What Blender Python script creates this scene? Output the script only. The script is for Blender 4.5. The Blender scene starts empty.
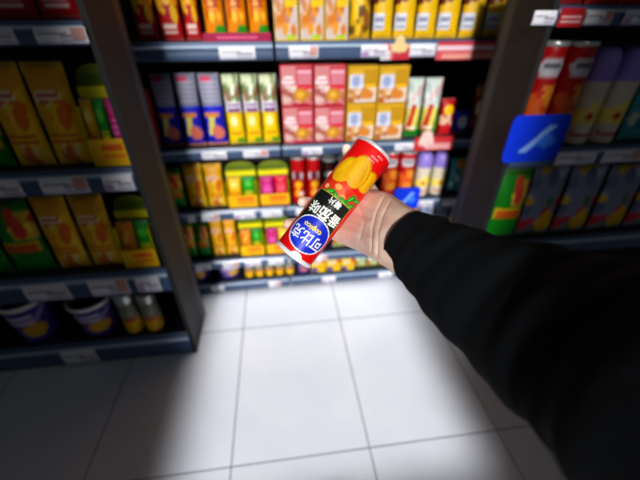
import bpy, bmesh, math, random
import numpy as np
from mathutils import Vector, Matrix, Euler

random.seed(7)
COL = bpy.context.scene.collection
PI = math.pi

# ---------------------------------------------------------------- camera
FPX = 330.0
CAM_LOC = Vector((0.2971, -1.42806, 1.57486))
CAM_ROT = Euler((0.98192, 0.00371, -0.1246), 'XYZ')
RM = CAM_ROT.to_matrix()
cam_d = bpy.data.cameras.new('camera')
cam = bpy.data.objects.new('camera', cam_d); COL.objects.link(cam)
cam.location = CAM_LOC; cam.rotation_euler = CAM_ROT
cam_d.sensor_width = 36.0; cam_d.lens = FPX * 36.0 / 640.0
cam_d.clip_start = 0.01
cam_d.dof.use_dof = True; cam_d.dof.focus_distance = 0.55; cam_d.dof.aperture_fstop = 1.8
bpy.context.scene.camera = cam

def ray(px, py):
    return RM @ Vector(((px - 320) / FPX, -(py - 240) / FPX, -1.0))
def at(px, py, Y):
    v = ray(px, py); return CAM_LOC + v * ((Y - CAM_LOC.y) / v.y)
def pd(px, py, d):
    return CAM_LOC + ray(px, py) * d

# ---------------------------------------------------------------- materials
def lin(c):
    return tuple(((x / 255.0) / 12.92 if x / 255.0 <= 0.04045 else ((x / 255.0 + 0.055) / 1.055) ** 2.4) for x in c[:3])
MATS = {}
def mat(name, c=None, rough=.5, metal=0.0, spec=.5, attr=False, noise=0.0, nscale=30.0, bump=0.0, coat=0.0, sss=0.0):
    if name in MATS: return MATS[name]
    m = bpy.data.materials.new(name); m.use_nodes = True
    nt = m.node_tree; b = nt.nodes['Principled BSDF']
    b.inputs['Roughness'].default_value = rough; b.inputs['Metallic'].default_value = metal
    b.inputs['Specular IOR Level'].default_value = spec; b.inputs['Coat Weight'].default_value = coat; b.inputs['Coat Roughness'].default_value = .12
    if sss:
        b.inputs['Subsurface Weight'].default_value = sss
        b.inputs['Subsurface Radius'].default_value = (.012, .004, .002)
        b.inputs['Subsurface Scale'].default_value = .5
    src = None
    if attr:
        a = nt.nodes.new('ShaderNodeAttribute'); a.attribute_name = 'Col'; src = a.outputs['Color']
    else:
        r = nt.nodes.new('ShaderNodeRGB'); r.outputs[0].default_value = (*lin(c), 1); src = r.outputs[0]
    tc = nt.nodes.new('ShaderNodeTexCoord')
    nz = nt.nodes.new('ShaderNodeTexNoise'); nz.inputs['Scale'].default_value = nscale; nz.inputs['Detail'].default_value = 4
    nt.links.new(tc.outputs['Object'], nz.inputs['Vector'])
    if noise:
        mx = nt.nodes.new('ShaderNodeMix'); mx.data_type = 'RGBA'; mx.blend_type = 'MULTIPLY'
        mx.inputs['Factor'].default_value = noise
        nt.links.new(src, mx.inputs['A']); nt.links.new(nz.outputs['Color'], mx.inputs['B'])
        bc = nt.nodes.new('ShaderNodeHueSaturation'); bc.inputs['Saturation'].default_value = 0
        nt.links.new(nz.outputs['Color'], bc.inputs['Color']); nt.links.new(bc.outputs[0], mx.inputs['B'])
        src = mx.outputs['Result']
    nt.links.new(src, b.inputs['Base Color'])
    if bump:
        bp = nt.nodes.new('ShaderNodeBump'); bp.inputs['Strength'].default_value = bump; bp.inputs['Distance'].default_value = .004
        nt.links.new(nz.outputs['Fac'], bp.inputs['Height']); nt.links.new(bp.outputs[0], b.inputs['Normal'])
    MATS[name] = m
    return m
FILM = mat('printed_film', attr=True, rough=.42, spec=.28, bump=.35, nscale=14)
CARD = mat('printed_card', attr=True, rough=.55, spec=.2, noise=.12, nscale=6)
GLOSSCAN = mat('lacquered_print', attr=True, rough=.38, spec=.3)
RAIL = mat('blue_grey_rail', (64, 84, 118), rough=.32, noise=.15, nscale=4)
RAIL2 = mat('label_channel_highlight', (168, 186, 206), rough=.22, noise=.1, nscale=5)  # label channel, its white reflection painted in as a pale colour
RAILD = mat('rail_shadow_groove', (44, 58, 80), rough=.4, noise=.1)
STEEL = mat('dark_shelf_steel', (34, 38, 46), rough=.5, noise=.2, nscale=10)
BACK = mat('dark_back_panel', (14, 15, 18), rough=.7, noise=.2, nscale=8)
TAGM = mat('white_paper_tag', attr=True, rough=.55, noise=.06)
WHITE = mat('white_plastic', (238, 236, 232), rough=.35, noise=.05)
SILVER = mat('silver_lid_metal', (205, 208, 205), rough=.3, metal=.6, noise=.1)
WALLM = mat('painted_wall', (150, 152, 156), rough=.8, noise=.1)

# ---------------------------------------------------------------- object helpers
def link(name, me, parent=None, mats=()):
    o = bpy.data.objects.new(name, me); COL.objects.link(o)
    for m in mats: me.materials.append(m)
    if parent is not None: o.parent = parent
    return o
def empty(name, loc=(0, 0, 0), rz=0.0):
    o = bpy.data.objects.new(name, None); COL.objects.link(o)
    o.location = loc; o.rotation_euler = (0, 0, rz); o.empty_display_size = .05
    return o
def tag(o, label, cat, group=None):
    o['label'] = label; o['category'] = cat
    if group: o['group'] = group
    return o
def copy_tree(o, parent=None):
    c = o.copy(); COL.objects.link(c)
    if parent is not None: c.parent = parent
    for ch in o.children: copy_tree(ch, c)
    return c

class MB:
    """collects vertices and faces with a colour per vertex and a material index per face"""
    def __init__(s): s.v = []; s.f = []; s.c = []; s.m = []; s.smooth = []
    def add(s, vs, fs, col=(1, 1, 1), mi=0, smooth=False):
        b = len(s.v); s.v += [tuple(x) for x in vs]
        if len(col) == len(vs) and not isinstance(col[0], (int, float)): s.c += [tuple(x) for x in col]
        else: s.c += [lin(col) if max(col) > 1 else tuple(col)] * len(vs)
        for f in fs: s.f.append(tuple(b + i for i in f)); s.m.append(mi); s.smooth.append(smooth)
    def box(s, x0, x1, y0, y1, z0, z1, col=(1, 1, 1), mi=0):
        v = [(x0, y0, z0), (x1, y0, z0), (x1, y1, z0), (x0, y1, z0), (x0, y0, z1), (x1, y0, z1), (x1, y1, z1), (x0, y1, z1)]
        s.add(v, [(0, 3, 2, 1), (4, 5, 6, 7), (0, 1, 5, 4), (1, 2, 6, 5), (2, 3, 7, 6), (3, 0, 4, 7)], col, mi)
    def mesh(s, name):
        me = bpy.data.meshes.new(name); me.from_pydata(s.v, [], s.f); me.update()
        at_ = me.color_attributes.new('Col', 'FLOAT_COLOR', 'POINT')
        arr = np.ones((len(s.v), 4), np.float32); arr[:, :3] = np.array(s.c, np.float32)
        at_.data.foreach_set('color', arr.ravel())
        me.polygons.foreach_set('material_index', np.array(s.m, np.int32))
        me.polygons.foreach_set('use_smooth', np.array(s.smooth, bool))
        me.update(); return me
def bevel(o, w=.003, seg=2):
    m = o.modifiers.new('bevel', 'BEVEL'); m.width = w; m.segments = seg; m.limit_method = 'ANGLE'; m.angle_limit = math.radians(50)

# ---------------------------------------------------------------- print painting
def paint(layers, U, V):
    """layers painted in order over arrays U (0..1 left-right) and V (0..1 bottom-top); returns linear rgb"""
    out = np.zeros(U.shape + (3,))
    for L in layers:
        k = L[0]
        if k == 'bg': out[:] = lin(L[1])
        elif k == 'r':
            m = (U >= L[1]) & (U <= L[3]) & (V >= L[2]) & (V <= L[4]); out[m] = lin(L[5])
        elif k == 'e':
            m = ((U - L[1]) / L[3]) ** 2 + ((V - L[2]) / L[4]) ** 2 <= 1; out[m] = lin(L[5])
        elif k == 'd':      # diagonal band: centre line u = a + b*v, half-width
            m = (np.abs(U - L[1] - L[2] * V) < L[3]) & (V >= L[4]) & (V <= L[5]); out[m] = lin(L[6])
        elif k == 's':      # bars of print
            m = (U >= L[1]) & (U <= L[3]) & (V >= L[2]) & (V <= L[4])
            m &= ((V - L[2]) / (L[4] - L[2]) * L[6] % 1.0) < .55
            out[m] = lin(L[5])
        elif k == 'b':      # blobs of food in a box
            rr = random.Random(L[7])
            for _ in range(L[6]):
                cu = rr.uniform(L[1], L[3]); cv = rr.uniform(L[2], L[4]); ru = rr.uniform(.06, .16); rv = ru * rr.uniform(.5, .9)
                m = ((U - cu) / ru) ** 2 + ((V - cv) / rv) ** 2 <= 1; out[m] = lin(rr.choice(L[5]))
    return out ** 1.22
ART = {
 'orange_pouch': [('bg', (235, 150, 10)), ('r', 0, .72, 1, 1, (226, 70, 20)), ('r', 0, .9, 1, 1, (190, 30, 25)), ('b', .15, .3, .85, .7, [(250, 190, 40), (200, 90, 10), (255, 205, 60)], 14, 3), ('s', .2, .42, .85, .6, (190, 60, 10), 3), ('e', .78, .1, .3, .1, (40, 160, 40))],
 'red_yellow_bag': [('bg', (200, 25, 30)), ('r', 0, .45, 1, .8, (240, 170, 20)), ('b', .1, .2, .9, .7, [(250, 200, 50), (150, 15, 20)], 10, 5), ('s', .2, .1, .8, .25, (250, 220, 210), 2)],
 'white_biscuit_pack': [('bg', (222, 206, 200)), ('b', .0, .1, .6, .95, [(225, 160, 90), (250, 240, 240), (205, 150, 140), (240, 200, 150)], 22, 9), ('b', .1, .12, .9, .48, [(226, 140, 30), (240, 170, 60), (214, 120, 30)], 9, 19), ('r', .5, .5, .97, .98, (250, 214, 0)), ('s', .6, .6, .93, .9, (205, 60, 50), 3), ('r', .5, .0, .9, .07, (190, 220, 40)), ('e', .2, .85, .2, .1, (215, 40, 45))],
 'yellow_green_bag': [('bg', (222, 180, 20)), ('r', 0, .62, 1, 1, (90, 150, 30)), ('b', .1, .1, .9, .7, [(160, 100, 40), (245, 205, 50), (120, 90, 20)], 14, 11), ('r', .1, .3, .35, .55, (250, 210, 40))],
 'yellow_brown_bag': [('bg', (240, 196, 10)), ('r', 0, .75, 1, 1, (200, 150, 20)), ('b', .0, .35, .5, .75, [(130, 50, 30), (190, 120, 90), (160, 30, 40)], 9, 13), ('r', 0, .12, .52, .38, (226, 226, 232)), ('s', .05, .15, .48, .34, (140, 150, 180), 2), ('r', .55, .55, .95, .7, (250, 215, 40)), ('r', .0, .7, .4, .92, (80, 150, 30))],
 'blue_grey_bag': [('bg', (26, 40, 190)), ('r', .0, .55, 1, 1, (150, 152, 172)), ('s', .08, .62, .92, .92, (186, 180, 200), 5), ('r', .1, .9, .6, .95, (225, 60, 110)), ('r', 0, .5, 1, .57, (20, 40, 215)), ('r', .05, .42, .8, .48, (232, 150, 40)), ('d', .2, .5, .14, .15, .42, (226, 214, 110)), ('e', .62, .2, .3, .1, (226, 130, 110)), ('r', 0, .0, 1, .04, (235, 150, 110))],
 'lime_white_pouch': [('bg', (247, 214, 8)), ('r', 0, .62, 1, 1, (196, 208, 168)), ('b', 0, .66, 1, .95, [(240, 240, 225), (130, 150, 90), (220, 225, 190), (170, 120, 90)], 20, 21), ('r', 0, .49, 1, .64, (236, 230, 238)), ('s', .15, .5, .9, .62, (140, 70, 150), 2), ('e', .45, .36, .22, .07, (250, 245, 180)), ('s', .2, .17, .85, .25, (230, 120, 20), 2), ('e', .75, .06, .25, .05, (110, 170, 30))],
 'pink_pack': [('bg', (222, 150, 150)), ('b', 0, .05, 1, .6, [(226, 196, 184), (190, 110, 100), (238, 220, 210), (206, 140, 90)], 30, 31), ('r', .5, .5, 1, .97, (208, 34, 62)), ('s', .52, .55, .98, .92, (238, 180, 192), 5), ('r', .5, .42, 1, .52, (232, 70, 90)), ('e', .62, .27, .26, .17, (214, 150, 50)), ('e', .6, .28, .12, .09, (240, 190, 70)), ('r', .3, 0, .95, .07, (205, 30, 80)), ('e', .22, .62, .2, .14, (250, 238, 238)), ('s', .05, .52, .5, .7, (226, 110, 130), 3)],
 'ochre_pack': [('bg', (222, 176, 30)), ('r', 0, .0, 1, .42, (232, 214, 200)), ('b', 0, .05, 1, .45, [(240, 220, 205), (214, 150, 90), (190, 110, 70), (235, 180, 90)], 20, 41), ('r', .02, .42, .5, .78, (226, 226, 240)), ('e', .25, .6, .16, .16, (170, 180, 214)), ('s', .5, .55, .98, .95, (190, 140, 10), 5), ('r', .6, .42, .95, .52, (246, 196, 20)), ('e', .65, .24, .24, .14, (226, 150, 60)), ('s', .1, .84, .5, .94, (240, 205, 80), 2)],
 'white_stripe_pouch': [('bg', (226, 226, 214)), ('r', 0, .58, 1, 1, (214, 224, 216)), ('b', 0, .6, 1, .92, [(240, 244, 240), (190, 200, 196), (226, 180, 180)], 14, 51), ('r', 0, .14, 1, .52, (236, 220, 120)), ('d', .1, .55, .16, .14, .58, (205, 60, 30)), ('d', .75, .4, .13, .14, .58, (110, 160, 30)), ('r', 0, .0, 1, .14, (10, 140, 40)), ('s', .1, .16, .7, .24, (245, 245, 235), 1)],
 'red_bag': [('bg', (196, 14, 26)), ('e', .5, .7, .35, .14, (250, 205, 20)), ('b', .1, .35, .9, .6, [(230, 90, 60), (240, 200, 170)], 8, 61), ('r', .1, .08, .9, .3, (214, 40, 50))],
 'brown_white_bag': [('bg', (120, 30, 30)), ('e', .5, .55, .4, .2, (238, 214, 190)), ('b', .1, .6, .9, .95, [(60, 70, 30), (170, 120, 40)], 8, 67)],
 'blue_bag': [('bg', (20, 70, 220)), ('e', .5, .55, .3, .25, (220, 230, 250)), ('r', 0, .0, 1, .12, (230, 60, 50))],
 'amber_bag': [('bg', (252, 210, 22)), ('e', .5, .85, .5, .14, (240, 178, 20)), ('e', .45, .68, .36, .08, (250, 226, 190)), ('s', .2, .62, .75, .74, (226, 70, 80), 2), ('b', .15, .35, .85, .6, [(240, 130, 30), (255, 216, 50), (244, 186, 20)], 12, 71), ('s', .1, .26, .9, .4, (226, 90, 20), 3), ('b', .2, .04, .8, .2, [(230, 130, 50), (250, 220, 150)], 6, 73)],
 'green_bag': [('bg', (22, 150, 34)), ('r', .5, .5, 1, .85, (226, 190, 60)), ('b', .5, .5, 1, .8, [(226, 80, 60), (250, 220, 80)], 8, 81), ('r', .08, .3, .92, .46, (236, 206, 20)), ('s', .12, .32, .88, .44, (220, 110, 20), 2), ('r', 0, .9, 1, 1, (60, 120, 20))],
 'yellow_sachet': [('bg', (246, 200, 20)), ('e', .5, .75, .3, .1, (250, 226, 120)), ('s', .15, .3, .85, .5, (232, 120, 20), 2)],
 'green_sachet': [('bg', (10, 160, 30)), ('e', .5, .75, .3, .1, (90, 200, 60)), ('s', .15, .3, .85, .5, (230, 210, 30), 2)],
 'magenta_sachet': [('bg', (206, 10, 130)), ('s', .15, .45, .85, .75, (240, 120, 200), 3), ('s', .15, .2, .85, .35, (245, 210, 40), 1)],
 'red_sachet': [('bg', (222, 20, 70)), ('s', .15, .45, .85, .75, (250, 120, 140), 3), ('s', .15, .2, .85, .35, (245, 210, 40), 1)],
 'orange_sachet': [('bg', (240, 160, 40)), ('b', .1, .3, .9, .8, [(226, 90, 50), (250, 200, 80)], 8, 83)],
 'teal_pack': [('bg', (70, 165, 176)), ('e', .6, .84, .3, .12, (236, 184, 20)), ('b', .1, .2, .9, .6, [(110, 190, 196), (200, 220, 200), (60, 140, 160)], 12, 91), ('r', .55, .62, .95, .7, (226, 190, 60))],
 'grey_mix_pack': [('bg', (150, 156, 176)), ('b', 0, 0, 1, 1, [(226, 60, 90), (120, 130, 160), (200, 206, 220), (90, 150, 80), (240, 200, 40)], 22, 93), ('e', .7, .2, .3, .15, (240, 190, 20))],
 'yellow_box': [('bg', (240, 206, 20)), ('r', .0, .0, .45, .36, (44, 44, 130)), ('b', .05, .05, .4, .3, [(150, 110, 120), (70, 60, 170)], 6, 95), ('r', .78, .62, 1, 1, (200, 20, 40)), ('e', .4, .68, .26, .12, (214, 190, 190)), ('s', .5, .2, .95, .5, (214, 150, 10), 2)],
 'purple_box': [('bg', (52, 40, 110)), ('e', .5, .4, .35, .25, (190, 120, 130)), ('s', .1, .7, .9, .9, (200, 190, 230), 2)],
 'pale_green_pack': [('bg', (186, 202, 176)), ('b', 0, .4, 1, 1, [(214, 222, 206), (160, 180, 160), (230, 235, 225)], 14, 97), ('b', 0, 0, 1, .4, [(200, 200, 60), (226, 214, 90), (110, 150, 60)], 12, 99), ('r', 0, .1, .2, .4, (220, 130, 60))],
}
def blend_top(rgb, V, lo, hi):
    return rgb

# --- unit meshes (1 wide, 1 deep, 1 high; base centre at the origin, front towards -Y)
CACHE = {}
def pouch_mesh(kind):
    key = ('pouch', kind)
    if key in CACHE: return CACHE[key]
    nx, ny = 22, 34
    mb = MB(); rr = random.Random(hash(kind) % 999 if False else sum(map(ord, kind)))
    ph = [rr.uniform(0, 6.28) for _ in range(6)]
    us = np.linspace(0, 1, nx + 1); vs = np.linspace(0, 1, ny + 1)
    U, V = np.meshgrid(us, vs)
    sealv = np.clip(np.minimum(V / .07, (1 - V) / .07), 0, 1)
    th = (1 - np.abs(2 * U - 1) ** 2.6) ** .6 * (np.sin(np.clip(V, 0, 1) * PI) ** .45) * .5
    th = th * sealv ** .7 + .008
    th = th * (1 + .07 * np.sin(7 * U + ph[0] + 3 * V) * np.sin(9 * V + ph[1]))
    pinch = 1 - .05 * np.sin(V * PI) - .015 * np.sin(V * 17 + ph[2])
    X = (U - .5) * pinch
    Z = V.copy()
    zig = (np.arange(nx + 1) % 2) * .008
    Z[-1] -= zig; Z[0] += zig
    colr = paint(ART[kind], U, V)
    seal = (V < .04) | (V > .962)
    colr[seal] = colr[seal] * .75 + .06
    for sgn in (-1, 1):
        P = np.stack([X, sgn * th, Z], -1).reshape(-1, 3)
        fs = []
        for j in range(ny):
            for i in range(nx):
                a = j * (nx + 1) + i; q = (a, a + 1, a + nx + 2, a + nx + 1)
                fs.append(q if sgn < 0 else q[::-1])
        mb.add(P.tolist(), fs, colr.reshape(-1, 3).tolist(), 0, True)
    # close the rim
    n = (nx + 1) * (ny + 1)
    rim = [i for i in range(nx + 1)] + [j * (nx + 1) + nx for j in range(1, ny + 1)] + [ny * (nx + 1) + i for i in range(nx - 1, -1, -1)] + [j * (nx + 1) for j in range(ny - 1, 0, -1)]
    for k in range(len(rim)):
        a, b = rim[k], rim[(k + 1) % len(rim)]
        mb.f.append((b, a, a + n, b + n)); mb.m.append(0); mb.smooth.append(False)
    me = mb.mesh(kind); me.materials.append(FILM); CACHE[key] = me
    return me
def carton_mesh(kind):
    key = ('box', kind)
    if key in CACHE: return CACHE[key]
    nx, ny = 24, 26; mb = MB(); e = .025
    us = np.linspace(0, 1, nx + 1); vs = np.linspace(0, 1, ny + 1)
    U, V = np.meshgrid(us, vs); colr = paint(ART[kind], U, V)
    # softened edges: the front face is inset, a chamfer ring leads to the sides
    X = (U - .5) * (1 - 2 * e); Z = e + V * (1 - 2 * e)
    P = np.stack([X, -.5 - .03 * np.sin(U * PI) * np.sin(V * PI), Z], -1).reshape(-1, 3)
    fs = [(j * (nx + 1) + i, j * (nx + 1) + i + 1, (j + 1) * (nx + 1) + i + 1, (j + 1) * (nx + 1) + i) for j in range(ny) for i in range(nx)]
    mb.add(P.tolist(), fs, colr.reshape(-1, 3).tolist(), 0, True)
    edge = tuple(colr[ny // 2, 0]); ec = tuple(max(.0, x) for x in colr[-2, nx // 2])
    h = .5
    ring = [(-h + e, -.5, e), (h - e, -.5, e), (h - e, -.5, 1 - e), (-h + e, -.5, 1 - e)]
    ring2 = [(-h, -.5 + e, 0), (h, -.5 + e, 0), (h, -.5 + e, 1), (-h, -.5 + e, 1)]
    ring3 = [(-h, .5, 0), (h, .5, 0), (h, .5, 1), (-h, .5, 1)]
    vs_ = ring + ring2 + ring3
    fs = []
    for k in range(4):
        k2 = (k + 1) % 4
        fs += [(k2, k, 4 + k, 4 + k2), (4 + k2, 4 + k, 8 + k, 8 + k2)]
    fs.append((8, 11, 10, 9))
    mb.add(vs_, fs, [ec] * 12, 0, False)
    # top flap seam
    mb.box(-.44, .44, -.02, .02, 1.0, 1.006, (120, 110, 90))
    me = mb.mesh(kind); me.materials.append(CARD); CACHE[key] = me
    return me
def lathe(mb, prof, n=40, colf=None, col=(1, 1, 1), mi=0, smooth=True, cap=True):
    """prof: (r, z) list from bottom to top; colf(angle 0..1, index) -> linear rgb"""
    b = []; cs = []
    for k, (r, z) in enumerate(prof):
        for i in range(n):
            a = 2 * PI * i / n - PI / 2
            b.append((r * math.cos(a), r * math.sin(a), z))
            cs.append(colf(((i / n) + .5) % 1.0, k) if colf else lin(col))
    fs = [(k * n + i, k * n + (i + 1) % n, (k + 1) * n + (i + 1) % n, (k + 1) * n + i) for k in range(len(prof) - 1) for i in range(n)]
    if cap:
        fs.append(tuple(range(n))[::-1]); fs.append(tuple((len(prof) - 1) * n + i for i in range(n)))
    mb.add(b, fs, cs, mi, smooth)

CANART = {
 'red_can': [('bg', (190, 10, 20)), ('e', .5, .62, .14, .09, (205, 205, 214)), ('s', .42, .55, .58, .7, (120, 40, 50), 4), ('e', .52, .42, .1, .07, (246, 190, 30)), ('d', .38, .4, .05, .2, .42, (246, 176, 30)), ('e', .55, .2, .1, .06, (245, 170, 20)), ('r', .54, .18, .64, .26, (235, 225, 220))],
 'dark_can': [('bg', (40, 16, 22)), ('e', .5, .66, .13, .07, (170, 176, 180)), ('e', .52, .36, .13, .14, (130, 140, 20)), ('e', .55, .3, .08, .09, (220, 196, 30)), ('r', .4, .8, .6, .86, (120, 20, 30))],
 'red_crisp_can': [('bg', (196, 16, 24)), ('e', .5, .78, .15, .09, (214, 210, 214)), ('s', .4, .72, .6, .84, (60, 60, 70), 2), ('b', .36, .15, .64, .55, [(232, 110, 40), (246, 160, 60), (214, 60, 30)], 14, 103)],
 'tube': [('bg', (228, 216, 196)), ('b', .36, .35, .64, .62, [(244, 196, 20), (250, 230, 120)], 7, 105), ('e', .5, .45, .05, .06, (214, 40, 40)), ('r', .36, .12, .64, .24, (206, 40, 50)), ('s', .38, .12, .62, .24, (240, 220, 210), 2)],
 'jar': [('bg', (184, 190, 168)), ('r', 0, .0, 1, .42, (232, 186, 10)), ('e', .5, .55, .14, .14, (200, 60, 40)), ('r', 0, .62, 1, 1, (150, 154, 130))],
 'bucket': [('bg', (92, 62, 160)), ('e', .5, .5, .14, .24, (120, 96, 150)), ('d', .3, .5, .03, .2, .9, (150, 150, 200)), ('e', .56, .34, .1, .18, (226, 180, 60)), ('s', .36, .52, .6, .74, (215, 205, 235), 3), ('r', 0, .9, 1, 1, (226, 224, 234))],
}
def can_parts(kind):
    """unit can, 1 diameter, 1 high: body and lid"""
    key = ('can', kind)
    if key in CACHE: return CACHE[key]
    prof = [(.47, 0), (.5, .012)] + [(.5, .012 + .94 * k / 24) for k in range(1, 25)] + [(.46, .962)]
    zs = [p[1] for p in prof]
    grid = paint(CANART[kind], *np.meshgrid(np.linspace(0, 1, 48, endpoint=False), np.array(zs)))
    mb = MB(); lathe(mb, prof, 48, lambda a, k: tuple(grid[k, int(round(a * 48)) % 48]))
    body = mb.mesh(kind + '_body'); body.materials.append(GLOSSCAN)
    mb = MB(); lathe(mb, [(.45, .955), (.505, .957), (.515, .965), (.515, .99), (.49, 1.0), (.47, .993), (.2, .992)], 40, col=(255, 255, 255))
    lid = mb.mesh('lid'); lid.materials.append(SILVER if 'can' in kind else WHITE)
    CACHE[key] = (body, lid)
    return CACHE[key]
def tube_parts():
    if 'tube' in CACHE: return CACHE['tube']
    prof = [(.44, 0), (.47, .012)] + [(.47 + .01 * k / 20, .012 + .66 * k / 20) for k in range(1, 21)] + [(.44, .69)]
    grid = paint(CANART['tube'], *np.meshgrid(np.linspace(0, 1, 48, endpoint=False), np.array([p[1] / .7 for p in prof])))
    mb = MB(); lathe(mb, prof, 48, lambda a, k: tuple(grid[k, int(round(a * 48)) % 48]))
    body = mb.mesh('tube_body'); body.materials.append(FILM)
    mb = MB(); lathe(mb, [(.45, .675), (.49, .68), (.5, .72), (.49, .84), (.45, .93), (.34, .985), (.2, 1.0)], 40, col=(150, 128, 214))
    for k in range(20):
        a = 2 * PI * k / 20
        mb.box(.49 * math.cos(a) - .012, .49 * math.cos(a) + .012, .49 * math.sin(a) - .012, .49 * math.sin(a) + .012, .7, .83, (130, 108, 196))
    cap = mb.mesh('cap'); cap.materials.append(mat('lilac_cap_plastic', attr=True, rough=.35))
    CACHE['tube'] = (body, cap); return CACHE['tube']
def jar_parts():
    if 'jar' in CACHE: return CACHE['jar']
    prof = [(.4, 0), (.48, .03), (.5, .1), (.5, .2), (.5, .3), (.5, .4), (.5, .5), (.49, .6), (.46, .68), (.38, .74), (.38, .78)]
    grid = paint(CANART['jar'], *np.meshgrid(np.linspace(0, 1, 40, endpoint=False), np.array([p[1] / .78 for p in prof])))
    mb = MB(); lathe(mb, prof, 40, lambda a, k: tuple(grid[k, int(round(a * 40)) % 40]))
    body = mb.mesh('jar_body'); body.materials.append(GLOSSCAN)
    mb = MB(); lathe(mb, [(.4, .76), (.46, .765), (.47, .79), (.47, .94), (.44, .985), (.3, 1.0)], 32, col=(205, 212, 200))
    lid = mb.mesh('jar_lid'); lid.materials.append(SILVER)
    CACHE['jar'] = (body, lid); return CACHE['jar']
def bucket_parts():
    if 'bucket' in CACHE: return CACHE['bucket']
    n = 20
    prof = [(.36, 0), (.38, .015)] + [(.385 + .1 * k / n, .02 + .9 * k / n) for k in range(1, n + 1)] + [(.47, .93), (.46, .9), (.44, .82)]
    grid = paint(CANART['bucket'], *np.meshgrid(np.linspace(0, 1, 48, endpoint=False), np.array([min(p[1], .94) for p in prof])))
    mb = MB(); lathe(mb, prof, 48, lambda a, k: tuple(grid[k, int(round(a * 48)) % 48]), cap=False)
    mb.add([(.44 * math.cos(2 * PI * i / 48), .44 * math.sin(2 * PI * i / 48), .82) for i in range(48)], [tuple(range(48))], (30, 22, 48))
    mb.add([(.36 * math.cos(2 * PI * i / 48), .36 * math.sin(2 * PI * i / 48), 0) for i in range(48)], [tuple(range(48))[::-1]], (30, 22, 48))
    body = mb.mesh('bucket_body'); body.materials.append(GLOSSCAN)
    mb = MB(); lathe(mb, [(.462, .9), (.5, .9), (.512, .93), (.512, .985), (.495, 1.0), (.47, 1.0), (.455, .97), (.462, .9)], 48, cap=False)
    rim = mb.mesh('bucket_rim'); rim.materials.append(WHITE)
    CACHE['bucket'] = (body, rim); return CACHE['bucket']

# ---------------------------------------------------------------- placing goods
ORD = ['first', 'second', 'third', 'fourth', 'fifth', 'sixth', 'seventh', 'eighth', 'ninth', 'tenth', 'eleventh', 'twelfth', 'thirteenth']
NUM = ['zero', 'one', 'two', 'three', 'four', 'five', 'six', 'seven', 'eight', 'nine', 'ten']
def lab(desc, where, i, n, extra=''):
    s = desc + ' ' + where
    if n == 2: s += ', ' + ('left' if i == 0 else 'right') + ' one'
    elif n > 2: s += ', ' + ORD[i] + ' from left'
    return s
def span(x0, x1, yt, yb, Y, z):
    a = at(x0, yb, Y); b = at(x1, yb, Y); t = at((x0 + x1) / 2, yt, Y)
    return (a.x + b.x) / 2, (b.x - a.x), t.z - z
def pouch(name, kind, x0, x1, yt, Y, z, yb, label, cat, group, depth=.055, lean=.06, h=None, z0=None):
    cx, w, hh = span(x0, x1, yt, yb, Y, z); hh = h or hh
    o = bpy.data.objects.new(name, pouch_mesh(kind)); COL.objects.link(o)
    o.location = (cx, Y + depth / 2 + .004, z + .001); o.scale = (w * .97, depth, hh)
    o.rotation_euler = (-lean, 0, random.uniform(-.03, .03))
    return tag(o, label, cat, group)
def carton(name, kind, x0, x1, yt, Y, z, yb, label, cat, group, depth=.07, h=None):
    cx, w, hh = span(x0, x1, yt, yb, Y, z); hh = h or hh
    o = bpy.data.objects.new(name, carton_mesh(kind)); COL.objects.link(o)
    o.location = (cx, Y + depth / 2, z + .001); o.scale = (w * .97, depth, hh)
    return tag(o, label, cat, group), hh
def round_thing(name, parts, pnames, x0, x1, yt, Y, z, yb, label, cat, group):
    cx, w, hh = span(x0, x1, yt, yb, Y, z)
    w *= .96
    t = empty(name, (cx, Y + w / 2, z + .001), random.uniform(-.25, .25))
    for me, pn in zip(parts, pnames):
        o = bpy.data.objects.new(pn, me); COL.objects.link(o); o.parent = t; o.scale = (w, w, hh)
    return tag(t, label, cat, group)

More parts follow.
